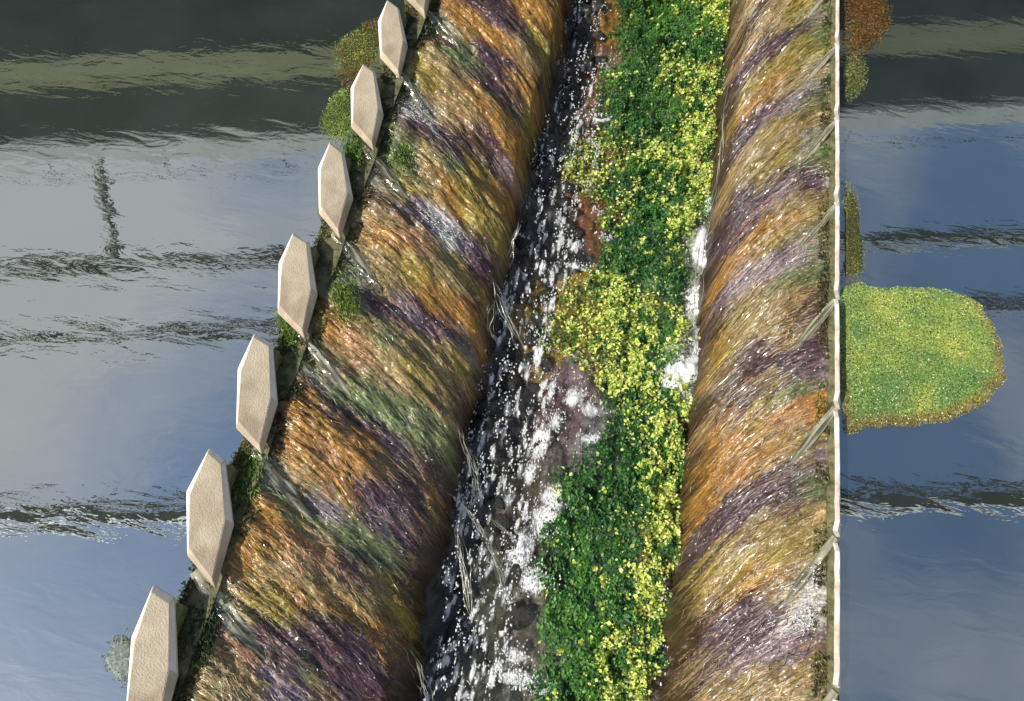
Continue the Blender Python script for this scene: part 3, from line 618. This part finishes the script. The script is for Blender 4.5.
def big_col(x, y, e):
    g = blendc([(112, 148, 78), (136, 162, 82), (154, 172, 84), (176, 186, 94)], fbm(x * 2.2, y * 2.2, 120, 4) * 1.9 - 0.55 + 0.25 * np.clip((y - BIGC[1]) / 1.0, -1, 1) + 0.12 * np.clip((x - BIGC[0]), -1, 1))
    br = np.clip(0.24 - e, 0, 1)[:, None] * 6 * np.clip(0.55 - (y - BIGC[1]) * 0.45 + (x - BIGC[0]) * 0.25, 0, 1)[:, None]
    br = np.clip(br, 0, 0.75); g = g * (1 - br) + lin(140, 112, 58) * br
    fl = rng.random(len(x)) < 0.03 + 0.05 * (fbm(x * 3, y * 3, 125) > 0.6); g[fl] = lin(226, 226, 170); return g
mat_plant('floating_plant_mat', [(841, 292), (880, 286), (930, 287), (968, 297), (990, 318), (1003, 350), (1005, 380), (985, 402), (955, 418), (910, 426), (870, 427), (842, 425)],
          'large rounded yellow green floating plant mat against the right row of boards', 95000, big_col, 0.045, (0.013, 0.03), base_k=0.97)
def simple_col(stops, seed):
    return lambda x, y, e: blendc(stops, fbm(x * 3.2, y * 3.2, seed, 4) * 1.8 - 0.4)
mat_plant('algae_mat', [(334, 42), (350, 30), (372, 18), (384, 22), (384, 50), (374, 68), (352, 84), (338, 80), (333, 62)],
          'ochre and green algae mat beside the upper left slabs, by the dark reflection', 5000, simple_col([(120, 84, 30), (140, 112, 50), (118, 136, 70), (150, 150, 60)], 131), 0.02, (0.012, 0.035))
mat_plant('algae_mat', [(322, 112), (332, 95), (346, 86), (352, 104), (354, 128), (342, 140), (326, 138), (318, 126)],
          'bright green algae mat between two upper left slabs', 4200, simple_col([(92, 112, 50), (130, 156, 70), (164, 180, 96)], 133), 0.02, (0.012, 0.035))
mat_plant('algae_mat', [(100, 655), (112, 636), (126, 626), (138, 640), (138, 672), (128, 690), (112, 682), (102, 670)],
          'faint pale green algae patch in the water beside the lowest left slab', 600, simple_col([(100, 112, 98), (116, 126, 108)], 135), 0.004, (0.015, 0.035), (104, 116, 108))
mat_plant('algae_mat', [(844, -25), (870, -22), (888, -6), (893, 20), (882, 40), (868, 52), (846, 56)],
          'rusty brown algae mat right of the topmost pale board', 4500, simple_col([(84, 66, 28), (110, 82, 36), (108, 96, 48)], 137), 0.015, (0.02, 0.05), (70, 46, 20))
mat_plant('algae_mat', [(845, 56), (858, 52), (868, 62), (868, 84), (858, 96), (845, 100)],
          'small olive green algae mat below the rusty brown one on the right', 2200, simple_col([(92, 100, 48), (132, 138, 84), (156, 156, 100)], 139), 0.015, (0.012, 0.035))
mat_plant('algae_mat', [(842, 180), (852, 178), (860, 200), (862, 225), (866, 250), (866, 272), (860, 288), (843, 288), (842, 230)],
          'narrow olive algae strip along the boards just above the large green mat', 2600, simple_col([(92, 96, 62), (128, 128, 70), (150, 146, 72)], 141), 0.012, (0.012, 0.03))

# mossy tufts lodged in the joints of the left crest
TUFTS = [(352, 152, 'grass tuft at the joint above the third left slab'), (290, 322, 'bright green trailing moss at the foot of the middle left slab'), (345, 300, 'pale green moss tuft on the apron below the second white chute'),
         (400, 150, 'green moss tuft on the apron right of the second left slab'), (432, 18, 'dark green moss tuft right of the topmost left slab'), (205, 628, 'dark green moss right of the lowest left slab'), (248, 470, 'green moss at the joint above the second lowest left slab')]
for px, py, lab in TUFTS:
    p = at(px, py, 0.05); z0 = max(surfL(p[0], p[1]) if p[0] > XL0 else 0.0, -0.4); p = at(px, py, float(z0) + 0.05)
    r = empty('moss_tuft', tuple(p)); tag(r, lab, 'moss')
    m = 900; q = rng.normal(0, 1, (m, 3)) * np.array([0.10, 0.22, 0.03]); q[:, 0] -= 0.25 * q[:, 1]; q[:, 2] = np.abs(q[:, 2])
    dk = 'dark' in lab; cc = np.where(rng.random((m, 1)) < 0.5, lin(*((52, 70, 34) if dk else (112, 140, 44))), lin(*((34, 52, 28) if dk else (76, 100, 44)))) * np.exp(rng.normal(0, 0.3, (m, 1)))
    o = leaves('foliage', q, rng.uniform(0.03, 0.08, m), 0.3, cc, rng.normal(0.5, 0.5, m), 0.5, None, r)

# ------------------------------------------------------------------ stones and white water in the channel
rocks = []
for s in range(7):
    v = IC2_V.copy(); q = v * 1.7 + s * 5
    dsp = 1 + 1.0 * (fbm(q[:, 0] + q[:, 2] * 0.7, q[:, 1] - q[:, 2] * 0.5, 150 + s, 3) - 0.5)
    v = v * dsp[:, None] * np.array([1.0, random.uniform(0.8, 1.5), 0.45]); rocks.append(np_mesh('stone', v, IC2_F)); rocks[-1].materials.append(M_rock)
    rocks[-1].polygons.foreach_set('use_smooth', np.ones(len(IC2_F), bool))
cnt = 0
for i in range(500):
    py = random.uniform(-5, 705); e0 = np.interp(py, [0, 200, 350, 500, 701], [566, 528, 486, 462, 430]); e1 = np.interp(py, [0, 200, 300, 400, 500, 701], [604, 598, 556, 552, 540, 530])
    p = at(random.uniform(e0 + 4, e1), py, Z_BED)
    if any((p[0] - a) ** 2 + (p[1] - b) ** 2 < (0.8 * c) ** 2 for a, b, c in [(r_[0], r_[1], r_[2]) for r_ in globals().get('RK', [])]): continue
    s = random.uniform(0.08, 0.20); globals().setdefault('RK', []).append((p[0], p[1], s + 0.1))
    o = link('stone', rocks[cnt % 7], None); o.location = (p[0], p[1], float(bed_z(p[0], p[1])) + s * 0.25); o.scale = (s, s, s); o.rotation_euler = (random.uniform(-.3, .3), random.uniform(-.3, .3), random.uniform(0, 6.28))
    tag(o, 'wet black stone among white water at the foot of the left weir', 'stone', 'stones in the dark side of the channel'); cnt += 1
    if cnt >= 90: break

fp = []; fr = []; SPOTS = []
def foam_spot(px, py, sx, sy, n, z=Z_BED + 0.12, r=(0.004, 0.014)):
    c = at(px, py, z); sc = 62 + py * 0.03
    SPOTS.append((c[0], c[1], max(sx / sc * 0.55, 0.028), max(sy / sc * 0.65, 0.05), 1.05 if n > 290 else 0.66 if n > 100 else rng.uniform(0.42, 0.78) - (0.14 if py < 230 else 0))); n = int(n * 0.4)
    q = rng.normal(0, 1, (n, 2)) * np.array([sx, sy]) / sc * 0.55
    x = c[0] + q[:, 0]; y = c[1] + q[:, 1] * 1.15
    for a, b in zip(x, y): fp.append((a, b, max(float(z), float(bed_z(a, b))) + rng.uniform(0, 0.06))); fr.append(rng.uniform(*r))
for px, py, sx, sy, n in [(578, 265, 24, 6, 170), (605, 236, 16, 5, 90), (588, 185, 14, 8, 80), (600, 212, 10, 5, 40), (600, 115, 26, 6, 120), (590, 135, 8, 10, 60), (575, 245, 14, 12, 80),
                          (520, 548, 22, 26, 520), (535, 580, 24, 18, 420), (556, 498, 24, 16, 420), (545, 520, 22, 22, 300), (525, 680, 44, 10, 620), (515, 655, 20, 14, 200), (540, 690, 20, 10, 160), (540, 440, 16, 26, 300), (556, 420, 12, 20, 240),
                          (540, 350, 7, 30, 220), (552, 385, 8, 24, 220), (530, 470, 12, 20, 160), (684, 370, 34, 30, 700), (676, 384, 22, 18, 400), (698, 345, 12, 18, 260), (680, 390, 16, 12, 200), (702, 250, 16, 34, 320), (696, 300, 18, 30, 320), (708, 205, 8, 22, 130),
                          (570, 160, 10, 20, 60), (608, 60, 14, 20, 80), (604, 10, 10, 14, 50), (590, 440, 26, 14, 160), (590, 410, 20, 14, 120), (575, 395, 20, 20, 120), (660, 590, 8, 14, 60), (672, 660, 14, 30, 140), (690, 620, 8, 20, 70), (720, 45, 10, 14, 60)]:
    foam_spot(px, py, sx, sy, n)
for i in range(430):                                             # spatter between the black stones
    py = random.uniform(-5, 705); e0 = np.interp(py, [0, 200, 350, 500, 701], [562, 522, 480, 456, 424]); e1 = np.interp(py, [0, 200, 300, 400, 500, 701], [604, 598, 556, 548, 530, 500])
    foam_spot(random.uniform(e0, e1), py, random.uniform(2, 5), random.uniform(7, 18), random.randint(8, 26), Z_BED + random.uniform(0.1, 0.4), (0.005, 0.016))
# the stream itself: a dark thin sheet of water, foaming where the splashes are
def mat_stream():
    m, n, l, p = mat_new('stream_water'); n.remove(p)
    t = n.new('ShaderNodeTexCoord'); mp_ = n.new('ShaderNodeMapping'); mp_.inputs['Scale'].default_value = (1.5, 0.8, 1.0); l.new(t.outputs['Object'], mp_.inputs[0])
    no = n.new('ShaderNodeTexNoise'); no.inputs['Scale'].default_value = 9; no.inputs['Detail'].default_value = 7; no.inputs['Roughness'].default_value = 0.68; no.inputs['Distortion'].default_value = 0.5; l.new(mp_.outputs[0], no.inputs['Vector'])
    a = n.new('ShaderNodeAttribute'); a.attribute_name = 'Col'
    ad = n.new('ShaderNodeMath'); ad.operation = 'ADD'; l.new(no.outputs['Fac'], ad.inputs[0]); l.new(a.outputs['Fac'], ad.inputs[1])
    mr = n.new('ShaderNodeMapRange'); mr.interpolation_type = 'SMOOTHSTEP'; mr.inputs['From Min'].default_value = 0.74; mr.inputs['From Max'].default_value = 1.22; l.new(ad.outputs[0], mr.inputs['Value'])
    b = n.new('ShaderNodeBump'); b.inputs['Strength'].default_value = 1.0; b.inputs['Distance'].default_value = 0.05; l.new(no.outputs['Fac'], b.inputs['Height'])
    tr = n.new('ShaderNodeBsdfTransparent'); g = n.new('ShaderNodeBsdfGlossy'); g.inputs['Roughness'].default_value = 0.06; l.new(b.outputs[0], g.inputs['Normal'])
    m1 = n.new('ShaderNodeMixShader'); m1.inputs[0].default_value = 0.07; l.new(tr.outputs[0], m1.inputs[1]); l.new(g.outputs[0], m1.inputs[2])
    df = n.new('ShaderNodeBsdfDiffuse'); df.inputs['Color'].default_value = (0.80, 0.81, 0.80, 1); l.new(b.outputs[0], df.inputs['Normal'])
    m2 = n.new('ShaderNodeMixShader'); l.new(mr.outputs[0], m2.inputs[0]); l.new(m1.outputs[0], m2.inputs[1]); l.new(df.outputs[0], m2.inputs[2])
    l.new(m2.outputs[0], n['Material Output'].inputs['Surface']); return m
V, Q = grid(np.linspace(-1.75, 2.25, 150), np.linspace(-1.2, 16.6, 560), lambda x, y: bed_z(x, y) + 0.10 + (fbm(x * 5, y * 3, 161, 3) - 0.5) * 0.12)
fa = np.zeros(len(V))
for cx_, cy_, rx_, ry_, w_ in SPOTS:
    sel = (np.abs(V[:, 0] - cx_) < 3 * rx_) & (np.abs(V[:, 1] - cy_) < 3 * ry_)
    fa[sel] = np.maximum(fa[sel], w_ * np.exp(-0.5 * (((V[sel, 0] - cx_) / rx_) ** 2 + ((V[sel, 1] - cy_) / ry_) ** 2)))
o = link('stream', np_mesh('stream', V, Q, np.repeat(fa[:, None], 3, 1)), mat_stream(), None, True); o['kind'] = 'structure'
# ropes of water coming off the lip
jets = empty('falling_water', (-1.4, 5, -1.6)); tag(jets, 'thin ropes of pale water falling from the lips of both weirs into the channel', 'falling water')
def rope(pts, n, spread, z0, z1):
    P = np.array([at(a, b, z0 + (z1 - z0) * q / (len(pts) - 1)) for q, (a, b) in enumerate(pts)])
    for strand in range(7):
        tt = np.linspace(0, len(P) - 1, 8 * (len(P) - 1)); i = np.minimum(tt.astype(int), len(P) - 2); f = (tt - i)[:, None]; f = f * f * (3 - 2 * f) * 0.3 + f * 0.7
        C_ = P[i] * (1 - f) + P[i + 1] * f
        ph = rng.uniform(0, 50); wx = (fbm(tt * 1.6 + ph, tt * 0, 171, 3) - 0.5); a0, a1 = sorted(rng.uniform(0, 1, 2)); a0 *= 0.6; a1 = 0.4 + 0.6 * a1; tn = tt / (len(P) - 1); on = np.clip(np.minimum(tn - a0, a1 - tn) * 6, 0, 1)
        C_[:, 0] += wx * 0.16 + rng.normal(0, 0.018 * spread); C_[:, 2] += 0.04
        hw = (0.0005 + 0.020 * np.clip(fbm(tt * 4 + ph, tt * 0, 172, 3) - 0.22, 0, 1)) * on
        ring = []
        for k in range(6): a = k * math.pi / 3; ring.append(C_ + np.stack([np.cos(a) * hw, np.zeros_like(hw), np.sin(a) * hw * 0.7], -1))
        Vv = np.stack(ring, 1).reshape(-1, 3) - np.array([-1.4, 5, -1.6]); m = len(tt); idx = np.arange(m * 6).reshape(m, 6)
        Qq = np.stack([idx[:-1], np.roll(idx, -1, 1)[:-1], np.roll(idx, -1, 1)[1:], idx[1:]], -1).reshape(-1, 4)
        g = fbm(Vv[:, 1] * 6, Vv[:, 0] * 6, 173, 3)[:, None]
        link('water_jet', np_mesh('water_jet', Vv, Qq, lin(70, 70, 54) * (1 - g) + lin(170, 170, 158) * g), M_film, jets, True)
rope([(436, 484), (455, 500), (474, 520), (490, 545), (502, 575), (508, 605), (503, 640)], 420, 1.3, -1.2, -2.0)
rope([(480, 510), (510, 535), (522, 560)], 140, 2.5, -1.5, -2.0)
rope([(462, 425), (470, 455), (478, 480), (484, 510)], 260, 3, -1.3, -2.0)
rope([(488, 268), (496, 290), (506, 315), (520, 340), (530, 362)], 420, 3, -1.3, -2.0)
rope([(492, 300), (486, 330), (500, 350)], 160, 3, -1.3, -1.9)
rope([(520, 220), (512, 240), (508, 262)], 90, 3, -1.3, -1.7)
rope([(404, 640), (414, 660), (424, 690), (430, 710)], 260, 2.5, -1.2, -1.9)
rope([(455, 520), (462, 560), (470, 610), (490, 650)], 200, 3, -1.4, -2.0)
rope([(728, 80), (722, 130), (718, 180), (706, 230)], 150, 2.5, -1.1, -2.0)
rope([(716, 190), (704, 240), (698, 300), (690, 360)], 380, 4, -1.2, -2.0)
fo = foam_obj('white_water', np.array(fp), np.array(fr), None, ax=(0.0, 0.9), zs=0.8)
tag(fo, 'white foam and splashes of the stream between the black stones', 'foam', None, 'stuff')

# ------------------------------------------------------------------ what the water mirrors: the road bridge up-river and three unseen bars added for their reflections
FW = np.array([_dx[2] * 0, 0, 0]); fwd = np.array([-(_dx[2]), -(_dy[2]), 0.0]); fwd = np.array([-_dx[2], -_dy[2]]); fwd /= np.linalg.norm(fwd)
rgt = np.array([fwd[1], -fwd[0]])
ang = math.atan2(rgt[1], rgt[0])
def place(name, d, label, cat, tilt=0.0):
    o = empty(name, (fwd[0] * d, fwd[1] * d, 0)); o.rotation_euler = (0, 0, ang + tilt); return tag(o, label, cat)
br = place('bridge', 18.2, 'wide concrete road bridge crossing the river above the top of the picture', 'bridge', 0.055)
def part(name, boxes, mat, root):
    bm = bmesh.new()
    for c, s in boxes: add_box(bm, c, s)
    bmesh.ops.bevel(bm, geom=list(bm.edges), offset=0.03, segments=1, affect='EDGES'); return link(name, bm_mesh(name, bm), mat, root)
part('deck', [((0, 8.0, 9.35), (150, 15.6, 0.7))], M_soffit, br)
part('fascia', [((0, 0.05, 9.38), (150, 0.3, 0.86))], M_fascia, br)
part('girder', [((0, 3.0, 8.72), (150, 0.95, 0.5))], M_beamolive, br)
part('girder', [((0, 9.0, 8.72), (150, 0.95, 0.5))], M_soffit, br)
part('handrail', [((0, 0.1, 10.75), (150, 0.06, 0.06))], M_steel, br)
for sx in range(-72, 73, 4): part('rail_post', [((sx, 0.1, 10.27), (0.05, 0.05, 0.92))], M_steel, br)
for sx in (-44, 44): part('pier', [((sx, 8.0, 2.4), (1.6, 12, 13.1))], M_soffit, br)
for d, lab, wd in ((21.9, 'unseen dark bar added overhead, farthest up-river of the three mirrored in the ponds', 0.40), (17.8, 'unseen dark bar added overhead, middle one of the three mirrored in the ponds', 0.36), (8.7, 'unseen dark bar added overhead, nearest of the three mirrored in the ponds', 0.66)):
    g = place('added_mirror_bar', d, lab, 'girder', 0.02 if d < 10 else 0.04)
    part('dark_bar', [((0, 0, 22.0), (160, wd, 0.45))], M_steel, g); part('dark_bar', [((0, 0.75, 22.4), (160, 0.16, 0.25))], M_steel, g)
    part('added_pale_strip', [((0, -wd / 2 - 0.10, 21.85), (160, 0.1, 0.45 if d < 10 else 0.35))], M_white if d < 10 else M_fascia, g)  # pale strip added so the water mirrors a light line
    part('lacing', [((sx, 0.42, 22.3), (0.1, 0.8, 0.1)) for sx in range(-80, 81, 4)], M_steel, g)['kind'] = 'stuff'
    for sx in (-80.3, 80.3): part('post', [((sx, 0.1, 9.0), (0.6, 0.6, 26.6))], M_steel, g)

    if d > 20:                                                    # the bracket is an unseen extra that gives the pond its upright line
        a = at(122, 268, -22.0); b = at(96, 140, -22.0); Mi = g.matrix_basis.inverted()
        a = Mi @ Vector((a[0], a[1], 22.0)); b = Mi @ Vector((b[0], b[1], 22.0)); dd = b - a
        for off, mt, wdt in ((0.0, M_steel, 0.17), (-0.30, M_edge, 0.22)):  # pale second bar stands in for the lit side
            bm = bmesh.new(); add_box(bm, (0, 0, 0), (wdt, dd.length, 0.25)); o = link('mirror_strut', bm_mesh('mirror_strut', bm), mt, g)
            o.location = (a + b) / 2 + Vector((off, 0, 0)); o.rotation_euler = (0, 0, math.atan2(-dd.x, dd.y))
